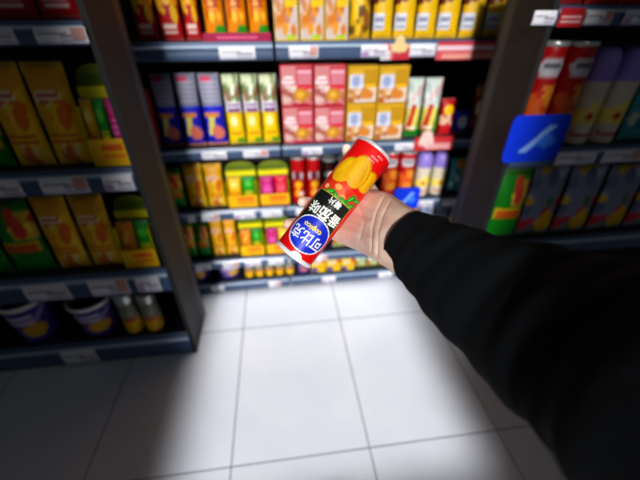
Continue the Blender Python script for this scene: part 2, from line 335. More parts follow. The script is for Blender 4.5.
def display_carton(x0, x1, yt, Y, z, yb, sachets, label, group, where, depth=.12, slabs=None):
    """a shelf-ready carton: olive raised back card, yellow lip, sachets standing inside"""
    cx, w, hh = span(x0, x1, yt, yb, Y, z); w *= .97
    t = empty('display_carton', (cx, Y, z + .001)); tag(t, label, 'display box', group)
    mb = MB(); lip = hh * .3
    mb.box(-w / 2, w / 2, 0, depth, 0, .004, (220, 180, 20))
    mb.box(-w / 2, -w / 2 + .003, .003, depth, 0, hh * .62, (226, 206, 10)); mb.box(w / 2 - .003, w / 2, .003, depth, 0, hh * .62, (226, 206, 10))
    o = link('tray', mb.mesh('tray'), t, [CARD])
    mb = MB(); us = np.linspace(0, 1, 25); vs = np.linspace(0, 1, 9); U, V = np.meshgrid(us, vs)
    colr = paint([('bg', (246, 196, 10)), ('s', .3, .3, .9, .75, (232, 110, 30), 2), ('r', 0, 0, 1, .1, (206, 40, 90) if 'magenta' in sachets[0] else (240, 200, 20))], U, V)
    P = np.stack([(U - .5) * w, -.003 + 0 * U, V * lip], -1).reshape(-1, 3)
    mb.add(P.tolist(), [(j * 25 + i, j * 25 + i + 1, (j + 1) * 25 + i + 1, (j + 1) * 25 + i) for j in range(8) for i in range(24)], colr.reshape(-1, 3).tolist())
    mb.box(-w / 2, w / 2, -.002, .001, 0, lip, (236, 190, 10))
    link('front_lip', mb.mesh('front_lip'), t, [CARD])
    mb = MB()   # back card with a rounded, notched outline and a yellow band
    n = 14; top = [(-w / 2 + w * i / n, hh * (.86 + .14 * math.sin(PI * min(1, max(0, (i / n - .04) / .92))) ** .35)) for i in range(n + 1)]
    for yy in (depth * .62, depth * .62 + .003):
        vs_ = [(x, yy, 0) for x, _ in top] + [(x, yy, zz) for x, zz in top]
        fs = [(i, i + 1, n + 2 + i, n + 1 + i) for i in range(n)]
        mb.add(vs_, fs if yy < depth * .63 else [f[::-1] for f in fs], (116, 128, 22))
    mb.box(-w / 2 - .001, w / 2 + .001, depth * .62 - .014, depth * .62 - .002, hh * .68, hh * .79, (240, 230, 10))
    mb.box(-w * .46, w * .46, depth * .62 - .004, depth * .62 - .001, hh * .82, hh * .9, (86, 110, 20))
    link('back_card', mb.mesh('back_card'), t, [CARD])
    n = len(sachets)
    for i, s in enumerate(sachets):
        sw = w * .94 / n
        o = bpy.data.objects.new('snack_sachet', pouch_mesh(s)); COL.objects.link(o)
        o.location = (cx - w * .47 + sw * (i + .5), Y + .03, z + .006); o.scale = (sw * .96, .04, hh * .68); o.rotation_euler = (-.05, 0, 0)
        c = s.split('_')[0]
        tag(o, f'{c} snack sachet in the {slabs} {where}', 'snack sachet', 'sachets in the display boxes')
    return t

# ---------------------------------------------------------------- shelving units
def rail(parent, x0, x1, y, z0, z1):
    mb = MB(); h = z1 - z0
    # profile (y offset, z fraction, material of the strip above)
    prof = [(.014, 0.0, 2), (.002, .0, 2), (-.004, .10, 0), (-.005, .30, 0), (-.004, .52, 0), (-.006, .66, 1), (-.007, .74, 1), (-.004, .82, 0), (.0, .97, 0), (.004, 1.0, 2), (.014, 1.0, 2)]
    n = len(prof)
    vs = [(x, y + p[0], z0 + p[1] * h) for x in (x0, x1) for p in prof]
    for k in range(n - 1):
        mb.add([vs[k], vs[n + k], vs[n + k + 1], vs[k + 1]], [(0, 1, 2, 3)], (1, 1, 1), prof[k][2], False)
    mb.add(vs[:n], [tuple(range(n))[::-1]], (1, 1, 1), 0); mb.add(vs[n:], [tuple(range(n))], (1, 1, 1), 0)
    return link('price_rail', mb.mesh('price_rail'), parent, [RAIL, RAIL2, RAILD])
def shelf_unit(name, x0, x1, yf, yb, levels, ztop, label, post=.03, ends=()):
    """levels: (z of shelf surface, z of rail bottom), last one is the plinth"""
    t = empty(name, ((x0 + x1) / 2, yb, 0)); tag(t, label, 'shelving unit', 'shop shelving units')
    ox, oy = (x0 + x1) / 2, yb
    def P(nm, mb, m):
        me = mb.mesh(nm)
        o = link(nm, me, t, m); o.matrix_parent_inverse = Matrix.Translation((-ox, -oy, 0)); return o
    mb = MB(); mb.box(x0, x1, yb - .02, yb, .0, ztop)
    P('back_panel', mb, [BACK])
    for sx in (x0, x1 - post):
        mb = MB(); mb.box(sx, sx + post, yb - .07, yb - .021, 0, ztop)
        for k in range(int(ztop / .05)):
            mb.box(sx + post * .35, sx + post * .65, yb - .072, yb - .07, .02 + k * .05, .045 + k * .05)
        o = P('upright', mb, [STEEL])
    for sx in ends:
        mb = MB(); mb.box(sx, sx + .016, yf + .004, yb - .071, .0, ztop); mb.box(sx - .002, sx + .018, yf - .001, yf + .006, 0, ztop)
        P('end_panel', mb, [BACK])
    for k, (zs, zb) in enumerate(levels):
        last = k == len(levels) - 1
        mb = MB(); mb.box(x0 + .018, x1 - .018, yf + .012, yb - .071, zs - .022 if not last else zs - .03, zs - .0005)
        if last: mb.box(x0 + .018, x1 - .018, yf + .02, yf + .05, 0, zs - .031)
        s = P('plinth' if last else 'shelf', mb, [STEEL])
        r = rail(s, x0 + (.003 if not ends else .02), x1 - (.003 if not ends else .02), yf, zb if not last else .004, zs)
    return t

def price_tag(x0, x1, yt, yb, Y, z, label, art=0, group='price tags on the shelf edges', hgt=.05):
    a = at(x0, yb, Y); b = at(x1, yb, Y); w = b.x - a.x
    mb = MB(); us = np.linspace(0, 1, 23); vs = np.linspace(0, 1, 11); U, V = np.meshgrid(us, vs)
    L = [('bg', (236, 234, 238)), ('s', .08, .58, .6, .85, (150, 150, 165), 2), ('r', .0, .0, 1, .1, (206, 206, 222)), ('s', .5, .2, .92, .5, (180, 172, 186), 2)]
    if art == 1: L += [('r', .72, .3, .98, .95, (214, 160, 150))]
    if art == 2: L += [('r', .04, .1, .3, .4, (190, 150, 200))]
    colr = paint(L, U, V)
    P = np.stack([(U - .5) * w, -.004 * np.sin(V * PI), V * hgt], -1).reshape(-1, 3)
    mb.add(P.tolist(), [(j * 23 + i, j * 23 + i + 1, (j + 1) * 23 + i + 1, (j + 1) * 23 + i) for j in range(10) for i in range(22)], colr.reshape(-1, 3).tolist(), 0, True)
    mb.box(-w / 2, w / 2, .001, .002, 0, hgt, (225, 225, 230)); mb.box(-w / 2, w / 2, .002, .0038, hgt * .02, hgt * .22, (225, 225, 230))
    o = link('price_tag', mb.mesh('price_tag'), None, [TAGM]); o.location = ((a.x + b.x) / 2, Y - .0095, z)
    return tag(o, label, 'price tag', group)

# levels (surface, rail bottom)
YC, YB = .358, .80
LA, LB, LC, LD, LE = (1.492, 1.415), (1.008, .945), (.637, .567), (.275, .200), (.082, .0)
XD = .305                                   # seam between the two bright units
shelf_unit('shelving_unit', -.95, XD - .004, YC, YB, [LA, LB, LC, LD, LE], 2.1, 'bright steel shelving unit with pouches and buckets, left of the middle seam')
shelf_unit('shelving_unit', XD + .004, 2.1, YC, YB, [LA, LB, LC, LD, LE], 2.1, 'bright steel shelving unit behind the hand, right of the middle seam')

# near dim units
YL, YR = -.14, -.20
def lv(px, rows, Y): return [(at(px, a, Y).z, at(px, b, Y).z) for a, b in rows]
NL = lv(90, [(20, 46), (169, 194), (274, 298), (342, 363)], YL)
NL[-1] = (NL[-1][0], 0.0)
XL = at(154, 220, YL).x
shelf_unit('shelving_unit', -2.3, XL, YL, YL + .30, NL, 1.75, 'dim shelving unit standing nearer, at the left edge', ends=(XL - .016,))
NR = lv(580, [(5, 27), (147, 165), (236, 252)], YR) + [(at(480, 312, YR).z, 0.0)]
XR = at(486, 220, YR).x
shelf_unit('shelving_unit', XR, 3.1, YR, YR + .28, NR, 1.75, 'dim shelving unit standing nearer, behind the black sleeve at right', ends=(XR,))

# ---------------------------------------------------------------- goods on the bright units
YG = YC + .022
def run(kindname, art, spans, yt, z, yb, desc, where, cat, group, Y=YG, depth=.055, lean=.06, h=None, form='pouch'):
    n = len(spans)
    for i, (a, b) in enumerate(spans):
        L = lab(desc, where, i, n)
        if form == 'pouch': pouch(kindname, art, a, b, yt, Y, z, yb, L, cat, group, depth, lean, h)
        else: carton(kindname, art, a, b, yt, Y, z, yb, L, cat, group, depth, h)
def cans(kindname, art, spans, yt, z, yb, desc, where, group, Y=YG):
    for i, (a, b) in enumerate(spans):
        round_thing(kindname, can_parts(art), ('body', 'lid'), a, b, yt, Y, z, yb, lab(desc, where, i, len(spans)), 'can', group)

# --- top shelf
zA = LA[0]; TS = 'on the bright top shelf'
run('snack_bag', 'red_yellow_bag', [(136, 158), (160, 183), (185, 201)], -40, zA, 37, 'red and yellow snack bag', TS, 'snack bag', 'red bags on the top shelf', h=.3)
t0, w0, _ = span(203, 271, 30, 37, YG, zA)
mb = MB(); hw = w0 / 2
mb.box(-hw, hw, 0, .09, 0, .004, (150, 10, 60)); mb.box(-hw, hw, -.004, 0, 0, .034, (170, 16, 70)); mb.box(-hw, hw, .09, .094, 0, .034, (150, 10, 60))
mb.box(-hw, -hw + .004, 0, .09, 0, .034, (160, 12, 66)); mb.box(hw - .004, hw, 0, .09, 0, .034, (160, 12, 66))
mb.box(-hw * .6, hw * .6, -.0045, -.004, .01, .02, (225, 90, 140))
tr = link('display_tray', mb.mesh('display_tray'), None, [CARD]); tr.location = (t0, YG, zA + .001)
tag(tr, 'low magenta card tray holding orange pouches on the bright top shelf', 'display tray')
run('snack_pouch', 'orange_pouch', [(205.5, 226.5), (227.5, 248.5), (249.5, 269.5)], -36, zA + .006, 37, 'orange gold snack pouch in magenta tray', 'on top shelf', 'snack pouch', 'orange pouches in the magenta tray', Y=YG + .012, h=.285)
run('biscuit_pack', 'white_biscuit_pack', [(275, 299), (300, 324), (325, 348)], -36, zA, 40, 'white biscuit pack with yellow panel', TS, 'biscuit pack', 'white biscuit packs on the top shelf', h=.27, form='box', depth=.08)
run('snack_bag', 'yellow_green_bag', [(350, 371)], -30, zA, 40, 'yellow snack bag with green top', TS, 'snack bag', None, h=.26)
run('snack_bag', 'yellow_brown_bag', [(373, 393), (394, 415), (416, 436), (437, 458), (460, 482), (484, 506)], -40, zA, 41, 'yellow snack bag with white label', TS, 'snack bag', 'yellow bags on the top shelf', h=.285)

# --- second shelf
zB = LB[0]; SS = 'on the bright second shelf'
run('snack_bag', 'red_bag', [(141, 160)], 90, zB, 143, 'small red snack bag', SS + ' at the far end', 'snack bag', None)
run('snack_bag', 'blue_grey_bag', [(162, 183), (185, 206), (207, 228)], 74, zB, 143, 'tall blue snack bag with grey top', SS, 'snack bag', 'blue bags on the second shelf')
run('snack_pouch', 'lime_white_pouch', [(229.5, 246), (247, 263), (264, 280.5)], 75, zB, 143, 'white topped yellow snack pouch', SS, 'snack pouch', 'white and yellow pouches on the second shelf')
def stack2(art, lo, up, ytl, ytu, yb, desc, name, group):
    hs = []
    for i, (a, b) in enumerate(lo):
        o, h = carton(name, art, a, b, ytl, YG, zB, yb, f'{desc} {SS}, lower {"left" if i == 0 else "right"} one', 'snack pack', group, .09); hs.append(h)
    for i, (a, b) in enumerate(up):
        zz = zB + hs[i] * 1.006 + .002
        cx, w, hh = span(a, b, ytu, yb, YG, zz)
        o, h = carton(name, art, lo[i][0], lo[i][1], ytu, YG, zz, yb, f'{desc} {SS}, upper {"left" if i == 0 else "right"} one', 'snack pack', group, .09, h=at((a + b) / 2, ytu, YG).z - zz)
stack2('pink_pack', [(284, 314), (314.5, 344)], [(278, 311), (312, 344)], 107, 65, 142, 'pink and red snack pack', 'snack_pack', 'pink packs on the second shelf')
stack2('ochre_pack', [(345.5, 373), (373.5, 401)], [(346, 376), (377, 407)], 104, 66, 142, 'ochre yellow snack pack with cartoon blot', 'snack_pack', 'ochre packs on the second shelf')
run('snack_pouch', 'white_stripe_pouch', [(404, 419), (420, 436)], 79, zB, 141, 'white snack pouch with red and green stripes', SS, 'snack pouch', 'striped pouches on the second shelf')
run('snack_bag', 'red_bag', [(437.5, 451)], 100, zB, 141, 'squat red snack bag with yellow badge', SS + ' beside the striped pouches', 'snack bag', None)
run('snack_bag', 'blue_bag', [(452, 467)], 112, zB, 141, 'small blue and white snack bag', SS + ' beside a red bag', 'snack bag', None)
run('snack_bag', 'brown_white_bag', [(468, 486)], 85, zB, 141, 'brown snack bag with cream blot', SS + ' by the dim unit', 'snack bag', None)

# --- third shelf
zC = LC[0]; T3 = 'on the bright third shelf'
run('snack_bag', 'green_bag', [(168, 187)], 170, zC, 209, 'green snack bag', T3, 'snack bag', None)
run('snack_bag', 'amber_bag', [(189, 208), (209, 227)], 166, zC, 208, 'amber yellow snack bag', T3, 'snack bag', 'amber bags on the third shelf')
display_carton(229, 259, 166, YG, zC, 207, ['yellow_sachet', 'green_sachet'], 'yellow display box of yellow and green sachets on the bright third shelf', 'display boxes on the bright shelves', T3, slabs='display box')
display_carton(261, 290.5, 165, YG, zC, 207, ['magenta_sachet', 'red_sachet'], 'yellow display box of magenta and red sachets on the bright third shelf', 'display boxes on the bright shelves', T3, slabs='display box')
cans('crisp_can', 'red_can', [(293, 306.5), (307.5, 321)], 158, zC, 205, 'red crisp can', T3 + ' left of the held can', 'red cans left of the held can')
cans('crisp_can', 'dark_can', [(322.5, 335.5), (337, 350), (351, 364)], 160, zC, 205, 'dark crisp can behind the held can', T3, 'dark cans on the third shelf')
cans('crisp_can', 'red_crisp_can', [(381, 396), (397, 412)], 153, zC, 201, 'red crisp can with orange crisps', T3 + ' above the wrist', 'red cans right of the held can')
for i, (a, b) in enumerate([(414, 428.5), (429.5, 444)]):
    round_thing('snack_tube', tube_parts(), ('body', 'cap'), a, b, 155, YG, zC, 200, lab('cream snack tube with lilac cap', T3, i, 2), 'snack tube', 'lilac capped tubes on the third shelf')
run('snack_pack', 'teal_pack', [(446, 461), (462, 478)], 160, zC, 200, 'teal snack pack with yellow spot', T3, 'snack pack', 'teal packs on the third shelf')

# --- fourth shelf
zD = LD[0]; T4 = 'on the bright fourth shelf'
run('snack_bag', 'green_bag', [(184, 198), (199, 212)], 223, zD, 256, 'green snack bag with yellow band', T4, 'snack bag', 'green bags on the fourth shelf')
run('snack_bag', 'amber_bag', [(213.5, 226), (227, 239)], 221, zD, 254, 'amber yellow snack bag', T4, 'snack bag', 'amber bags on the fourth shelf')
display_carton(241, 265, 221, YG, zD, 253, ['orange_sachet', 'green_sachet'], 'yellow display box of orange and green sachets on the bright fourth shelf', 'display boxes on the bright shelves', T4, slabs='display box')
display_carton(267, 291, 220, YG, zD, 252, ['magenta_sachet', 'yellow_sachet'], 'yellow display box of magenta and yellow sachets on the bright fourth shelf', 'display boxes on the bright shelves', T4, slabs='display box')
run('snack_pack', 'pale_green_pack', [(333, 346), (347, 360)], 222, zD, 249, 'pale green snack pack behind the palm', T4, 'snack pack', 'pale packs on the fourth shelf')
run('snack_bag', 'green_bag', [(402, 415)], 205, zD, 243, 'green snack bag above the black cuff', T4, 'snack bag', None)
run('snack_pack', 'grey_mix_pack', [(416, 430), (431, 445), (446, 460)], 205, zD, 242, 'grey and pink snack pack above the sleeve', T4, 'snack pack', 'grey packs on the fourth shelf')

# --- bottom shelf
zE = LE[0]; T5 = 'on the bright bottom shelf'
for i, (a, b) in enumerate([(187, 212), (217, 243)]):
    round_thing('snack_bucket', bucket_parts(), ('body', 'rim'), a, b, 264, YG - .01, zE, 285, lab('purple snack bucket with white rim', T5, i, 2), 'bucket', 'purple buckets on the bottom shelf')
for i in range(5):
    a = 246 + 10 * i
    round_thing('snack_jar', jar_parts(), ('body', 'lid'), a, a + 8.8, 261 - .5 * i, YG, zE, 281 - .8 * i, lab('small yellow jar with silver lid', T5, i, 5), 'jar', 'small jars on the bottom shelf')
run('snack_box', 'purple_box', [(298, 310)], 262, zE, 277, 'small purple snack box', T5, 'snack box', None, form='box')
run('snack_box', 'yellow_box', [(311, 325.5), (326.5, 340), (341, 353.5)], 258, zE, 276, 'yellow snack box with red corner', T5, 'snack box', 'yellow boxes on the bottom shelf', form='box', depth=.06)
run('snack_pack', 'pale_green_pack', [(355, 366.5), (367, 378.5)], 251, zE, 272, 'pale green snack pack', T5, 'snack pack', 'pale packs on the bottom shelf')
run('snack_bag', 'amber_bag', [(380, 391), (392, 403)], 248, zE, 271, 'yellow snack bag by the cuff', T5, 'snack bag', 'yellow bags on the bottom shelf')

# --- tags on the bright units
def tags(spans, y, Y, lev, place):
    for i, (a, b) in enumerate(spans):
        price_tag(a, b, y, y, Y, lev[1] + (lev[0] - lev[1]) * .1, f'white price tag on the {place} edge, {ORD[i]} from left', i % 3, hgt=(lev[0] - lev[1]) * .66)
tags([(219, 255), (289, 318), (361, 387), (409, 434)], 50, YC, LA, 'bright top shelf')
tags([(201, 226), (243, 268), (302, 322), (394, 412)], 150, YC, LB, 'bright second shelf')
tags([(187, 194), (201, 219), (234, 255), (262, 282), (296, 310), (416, 430), (439, 455)], 213, YC, LC, 'bright third shelf')
tags([(195, 211), (223, 239), (246, 261), (269, 284), (316, 327)], 265, YC, LD, 'bright fourth shelf')
tags([(211, 224), (269, 281), (322, 335), (377, 390)], 285, YC, LE, 'bright bottom shelf')

# --- promotional cards
def promo(name, x0, x1, y0, y1, Y, label, layers, rounded=False, bulge=None):
    a = at(x0, y1, Y); b = at(x1, y1, Y); w = b.x - a.x; h = at((x0 + x1) / 2, y0, Y).z - at((x0 + x1) / 2, y1, Y).z
    nx, ny = 40, 16
    us = np.linspace(0, 1, nx + 1); vs = np.linspace(0, 1, ny + 1); U, V = np.meshgrid(us, vs)
    X = (U - .5) * w; Z = V * h
    if rounded:     # rounded corners by squeezing rows near the ends
        k = .22; e = np.clip((k - np.minimum(V, 1 - V)) / k, 0, 1); X = X * (1 - .12 * (1 - np.sqrt(np.clip(1 - e ** 2, 0, 1))))
    if bulge is not None:   # a round head rising over the top edge
        Z = Z + V * h * .55 * np.sqrt(np.clip(1 - ((U - bulge) / .17) ** 2, 0, 1))
    colr = paint(layers, U, V); mb = MB()
    for s, yy in ((0, -.0015), (1, .0015)):
        P = np.stack([X, yy + 0 * U, Z], -1).reshape(-1, 3)
        fs = [(j * (nx + 1) + i, j * (nx + 1) + i + 1, (j + 1) * (nx + 1) + i + 1, (j + 1) * (nx + 1) + i) for j in range(ny) for i in range(nx)]
        mb.add(P.tolist(), fs if s == 0 else [f[::-1] for f in fs], colr.reshape(-1, 3).tolist(), 0, True)
    o = link(name, mb.mesh(name), None, [CARD]); o.location = ((a.x + b.x) / 2, Y, a.z)
    return tag(o, label, 'shelf card')
promo('promotion_strip', 380, 409, 44, 60, YC - .0078, 'red and cream promotion card with rounded head on the bright top shelf edge', [('bg', (226, 120, 120)), ('r', .45, 0, 1, .7, (206, 60, 80)), ('e', .62, 1.0, .3, .7, (240, 214, 160)), ('r', 0, 0, .35, .6, (228, 220, 222))], bulge=.62)
promo('promotion_strip', 435, 500, 42, 60, YC - .0078, 'long red and white promotion strip on the bright top shelf edge', [('bg', (222, 100, 108)), ('r', 0, .55, 1, .8, (240, 214, 220)), ('r', 0, .85, 1, 1, (214, 60, 70)), ('s', .1, .1, .9, .45, (240, 190, 170), 2)])
promo('promotion_strip', 413, 451, 138, 151, YC - .0078, 'red and white promotion card with rounded head on the bright second shelf edge', [('bg', (214, 60, 66)), ('e', .3, .6, .2, .4, (240, 214, 206)), ('s', .3, .1, .95, .5, (240, 200, 196), 2)], bulge=.3)
promo('shelf_talker', 392, 417, 189, 210, YC - .016, 'glossy blue rounded shelf card hanging on the bright third shelf edge', [('bg', (10, 70, 226)), ('d', .15, .75, .07, .2, .8, (150, 190, 250)), ('e', .7, .45, .16, .14, (70, 140, 245))], rounded=True)

# ---------------------------------------------------------------- goods on the dim left unit
yl = YL + .022; DL = 'on dim left unit'
z1, z2, z3, z4 = (l[0] for l in NL)
run('snack_bag', 'red_yellow_bag', [(-56, -12), (-10, 34), (36, 80)], -60, z1, 19, 'large red and yellow snack bag', DL + ', top shelf', 'snack bag', 'red bags on the dim left unit', Y=yl, h=.3, depth=.07)
M2 = DL + ', second shelf'
run('snack_bag', 'green_bag', [(-44, -18), (-16, 12)], 100, z2, 169, 'large green snack bag', M2, 'snack bag', 'green bags on the dim left unit, second shelf', Y=yl, depth=.07)
run('snack_bag', 'amber_bag', [(14, 53), (55, 94)], 62, z2, 168, 'large amber snack bag', M2, 'snack bag', 'amber bags on the dim left unit, second shelf', Y=yl, depth=.07)
display_carton(96, 134, 66, yl, z2, 167, ['yellow_sachet', 'green_sachet', 'magenta_sachet'], 'large yellow display box of three sachets on the dim left unit, second shelf', 'display boxes on the dim left unit', M2, slabs='large display box', depth=.14)
M3 = DL + ', third shelf'
run('snack_bag', 'green_bag', [(-32, 10), (12, 56)], 202, z3, 275, 'large green snack bag with yellow band', M3, 'snack bag', 'green bags on the dim left unit, third shelf', Y=yl, depth=.07)
run('snack_bag', 'amber_bag', [(58, 91), (93, 126)], 198, z3, 274, 'large amber snack bag', M3, 'snack bag', 'amber bags on the dim left unit, third shelf', Y=yl, depth=.07)
display_carton(128, 163, 203, yl, z3, 272, ['orange_sachet', 'green_sachet'], 'large yellow display box of two sachets on the dim left unit, third shelf', 'display boxes on the dim left unit', M3, slabs='large display box', depth=.14)
M4 = DL + ', bottom shelf'
for i, (a, b) in enumerate([(6, 54), (74, 120)]):
    round_thing('snack_bucket', bucket_parts(), ('body', 'rim'), a, b, 309, YL + .003, z4, 343, lab('large purple snack bucket', M4, i, 2), 'bucket', 'purple buckets on the dim left unit')
for i, (a, b) in enumerate([(126, 145), (147, 166)]):
    round_thing('snack_jar', jar_parts(), ('body', 'lid'), a, b, 297, yl, z4, 338, lab('yellow jar with silver lid', M4, i, 2), 'jar', 'jars on the dim left unit')
tags([(-40, 16), (36, 88)], 33, YL, NL[0], 'dim left top shelf')
tags([(-22, 20), (40, 88), (104, 134)], 181, YL, NL[1], 'dim left second shelf')
tags([(22, 68), (90, 130), (138, 162)], 286, YL, NL[2], 'dim left third shelf')
tags([(62, 98)], 354, YL, NL[3], 'dim left bottom shelf')

# ---------------------------------------------------------------- goods on the dim right unit
yr = YR + .022; DR = 'on dim right unit'
y1, y2, y3, y4 = (l[0] for l in NR)
run('snack_bag', 'red_bag', [(556, 588)], -60, y1, 6, 'large red snack bag', DR + ', top shelf', 'snack bag', None, Y=yr, h=.2)
run('snack_bag', 'blue_bag', [(590, 622), (624, 656)], -60, y1, 6, 'large blue snack bag', DR + ', top shelf', 'snack bag', 'blue bags on the dim right unit', Y=yr, h=.2)
cans('crisp_can', 'red_crisp_can', [(516, 539), (541, 565)], 42, y2, 149, 'large red crisp can', DR, 'red cans on the dim right unit', Y=yr)
for i, (a, b) in enumerate([(567, 591), (593, 617)]):
    round_thing('snack_tube', tube_parts(), ('body', 'cap'), a, b, 48, yr, y2, 147, lab('large cream snack tube with lilac cap', DR, i, 2), 'snack tube', 'lilac capped tubes on the dim right unit')
run('snack_pack', 'teal_pack', [(619, 648), (650, 680)], 50, y2, 147, 'large teal snack pack', DR, 'snack pack', 'teal packs on the dim right unit', Y=yr)
run('snack_bag', 'green_bag', [(486, 516)], 172, y3, 240, 'large green snack bag', DR + ', third shelf', 'snack bag', None, Y=yr)
run('snack_pack', 'grey_mix_pack', [(518, 550), (552, 584), (586, 620), (622, 656)], 170, y3, 237, 'large grey and pink snack pack', DR + ', third shelf', 'snack pack', 'grey packs on the dim right unit', Y=yr)
run('snack_box', 'yellow_box', [(462, 488), (490, 516)], 270, y4, 312, 'large yellow snack box', DR + ', bottom shelf', 'snack box', 'yellow boxes on the dim right unit', Y=yr, form='box', depth=.1)
tags([(532, 554), (584, 610), (622, 650)], 16, YR, NR[0], 'dim right top shelf')
tags([(556, 594), (602, 640)], 155, YR, NR[1], 'dim right second shelf')
promo('shelf_talker', 500, 554, 117, 163, YR - .016, 'large blue rounded shelf card hanging on the dim right unit', [('bg', (10, 70, 226)), ('d', .15, .75, .07, .2, .8, (150, 190, 250)), ('e', .7, .45, .16, .14, (70, 140, 245))], rounded=True)
promo('promotion_strip', 556, 580, 8, 27, YR - .0078, 'red promotion card on the dim right unit, top shelf edge', [('bg', (200, 40, 50)), ('s', .1, .2, .9, .7, (236, 190, 190), 2)])

# ---------------------------------------------------------------- floor, wall
mb = MB(); mb.box(-4, 4.5, -3.6, 1.4, -.05, 0)
fl = link('floor', mb.mesh('floor')); fl['kind'] = 'structure'
fm = bpy.data.materials.new('glazed_floor_tiles'); fm.use_nodes = True; nt = fm.node_tree; b = nt.nodes['Principled BSDF']
tc = nt.nodes.new('ShaderNodeTexCoord'); mp = nt.nodes.new('ShaderNodeMapping')
TX, TY = .6, .757
mp.inputs['Location'].default_value = (0.004, 0.0, 0)
nt.links.new(tc.outputs['Object'], mp.inputs['Vector'])
sep = nt.nodes.new('ShaderNodeSeparateXYZ'); nt.links.new(mp.outputs[0], sep.inputs[0])
def mth(op, a, b_=None, c=None):
    n = nt.nodes.new('ShaderNodeMath'); n.operation = op
    for i, v in enumerate((a, b_, c)):
        if v is None: continue
        if isinstance(v, (int, float)): n.inputs[i].default_value = v
        else: nt.links.new(v, n.inputs[i])
    return n.outputs[0]
def linemask(s, T, hw):
    q = mth('DIVIDE', s, T); f = mth('ABSOLUTE', mth('SUBTRACT', q, mth('ROUND', q)))
    return mth('LESS_THAN', f, hw / T)
gx = linemask(sep.outputs['X'], TX, .0030); gy = linemask(sep.outputs['Y'], TY, .0030)
g = mth('MAXIMUM', gx, gy)
nz = nt.nodes.new('ShaderNodeTexNoise'); nz.inputs['Scale'].default_value = 2.2; nz.inputs['Detail'].default_value = 5
nt.links.new(tc.outputs['Object'], nz.inputs['Vector'])
cr = nt.nodes.new('ShaderNodeValToRGB'); cr.color_ramp.elements[0].position = .3; cr.color_ramp.elements[1].position = .7
cr.color_ramp.elements[0].color = (*lin((204, 207, 218)), 1); cr.color_ramp.elements[1].color = (*lin((220, 221, 226)), 1)
nt.links.new(nz.outputs['Fac'], cr.inputs[0])
mx = nt.nodes.new('ShaderNodeMix'); mx.data_type = 'RGBA'; nt.links.new(g, mx.inputs['Factor']); nt.links.new(cr.outputs[0], mx.inputs['A'])
mx.inputs['B'].default_value = (*lin((112, 116, 126)), 1)
nt.links.new(mx.outputs['Result'], b.inputs['Base Color']); b.inputs['Roughness'].default_value = .42; b.inputs['Specular IOR Level'].default_value = .3
fl.data.materials.append(fm)
mb = MB(); mb.box(-4, 4.5, 1.2, 1.3, 0, 3.0)
w = link('wall_back', mb.mesh('wall_back'), None, [WALLM]); w['kind'] = 'structure'

# ---------------------------------------------------------------- the held crisp can
DC = .57
P0, P1 = pd(293, 255.5, DC), pd(373.5, 151.5, DC - .006)     # lid end, base end
LEN = (P0 - P1).length; RAD = 20.3 * DC / FPX
zax = (P0 - P1).normalized(); mid = (P0 + P1) / 2
toc = (CAM_LOC - mid).normalized(); yax = -(toc - zax * toc.dot(zax)).normalized()   # front (-Y) faces the lens
xax = yax.cross(zax)
can = empty('crisp_can'); can.matrix_world = Matrix.Translation(P1) @ Matrix((xax, yax, zax)).transposed().to_4x4()
tag(can, 'red crisp can with blue oval badge and yellow crisps, held in the hand', 'can')
NA, NZ = 200, 190
A = (np.arange(NA) / NA - .5) * 2 * PI                     # 0 = front, positive to the right
Zs = np.linspace(.006, .972, NZ)                            # fraction of the length
AA, ZZ = np.meshgrid(A, Zs); S = AA * RAD; H = ZZ * LEN      # metres around / along
L1 = LEN / 133.0                                             # one photo pixel along the can
C = np.zeros(AA.shape + (3,)); C[:] = lin((228, 8, 10))
def put(m, c): C[m] = lin(c)
def al(p): return (133 - p) * L1                             # pixels from the lid -> height
def ell(s, p, rs, rp, c, rot=0):
    ds, dh = S - s, H - al(p); co, si = math.cos(rot), math.sin(rot)
    put(((ds * co + dh * si) / rs) ** 2 + ((-ds * si + dh * co) / (rp * L1)) ** 2 <= 1, c)
# sauce glow, tomatoes, leaves
ell(0, 78, .034, 9, (226, 60, 20))
for s, p, r, c in [(-.012, 79, .013, (222, 40, 20)), (.008, 77, .014, (236, 90, 40)), (.024, 80, .012, (226, 50, 24)), (-.03, 76, .012, (214, 30, 16)), (.010, 81, .006, (246, 170, 90)), (-.006, 75, .005, (246, 150, 60)), (.03, 76, .005, (250, 190, 120))]:
    ell(s, p, r, r / L1 * .8, c)
for s, p, rot in [(-.028, 73, .5), (-.02, 79, 1.1), (-.034, 81, .2), (.004, 72, -.6), (.018, 73, .4), (-.012, 72, -.3)]:
    ell(s, p, .011, 2.6, (30, 130, 30), rot)
    ell(s, p, .006, 1.0, (90, 190, 50), rot)
# crisps: overlapping saddles
for s, p, rs, rp, rot, c1, c2 in [(-.028, 102, .020, 11.5, .35, (202, 132, 0), (236, 172, 8)), (.020, 98.5, .020, 14.5, -.25, (206, 138, 0), (238, 176, 10)), (-.002, 104, .019, 17, .22, (196, 124, 0), (232, 166, 6))]:
    ell(s, p, rs, rp, c1, rot); ell(s + .0012, p - .8, rs * .93, rp * .94, c2, rot)
    ell(s + rs * .35, p + 1, rs * .28, rp * .7, tuple(min(255, int(x * 1.06) + 4) for x in c2), rot - .2)
    ell(s - rs * .45, p, rs * .12, rp * .6, tuple(int(x * .93) for x in c2), rot)
rq = random.Random(12)
for _ in range(46):
    s_, p_ = rq.uniform(-.042, .036), rq.uniform(88, 116)
    m_ = ((S - s_) / .0007) ** 2 + ((H - al(p_)) / .0007) ** 2 <= 1
    m_ &= (C[..., 2] < .02) & (C[..., 1] > .18)
    put(m_, (198, 110, 10))
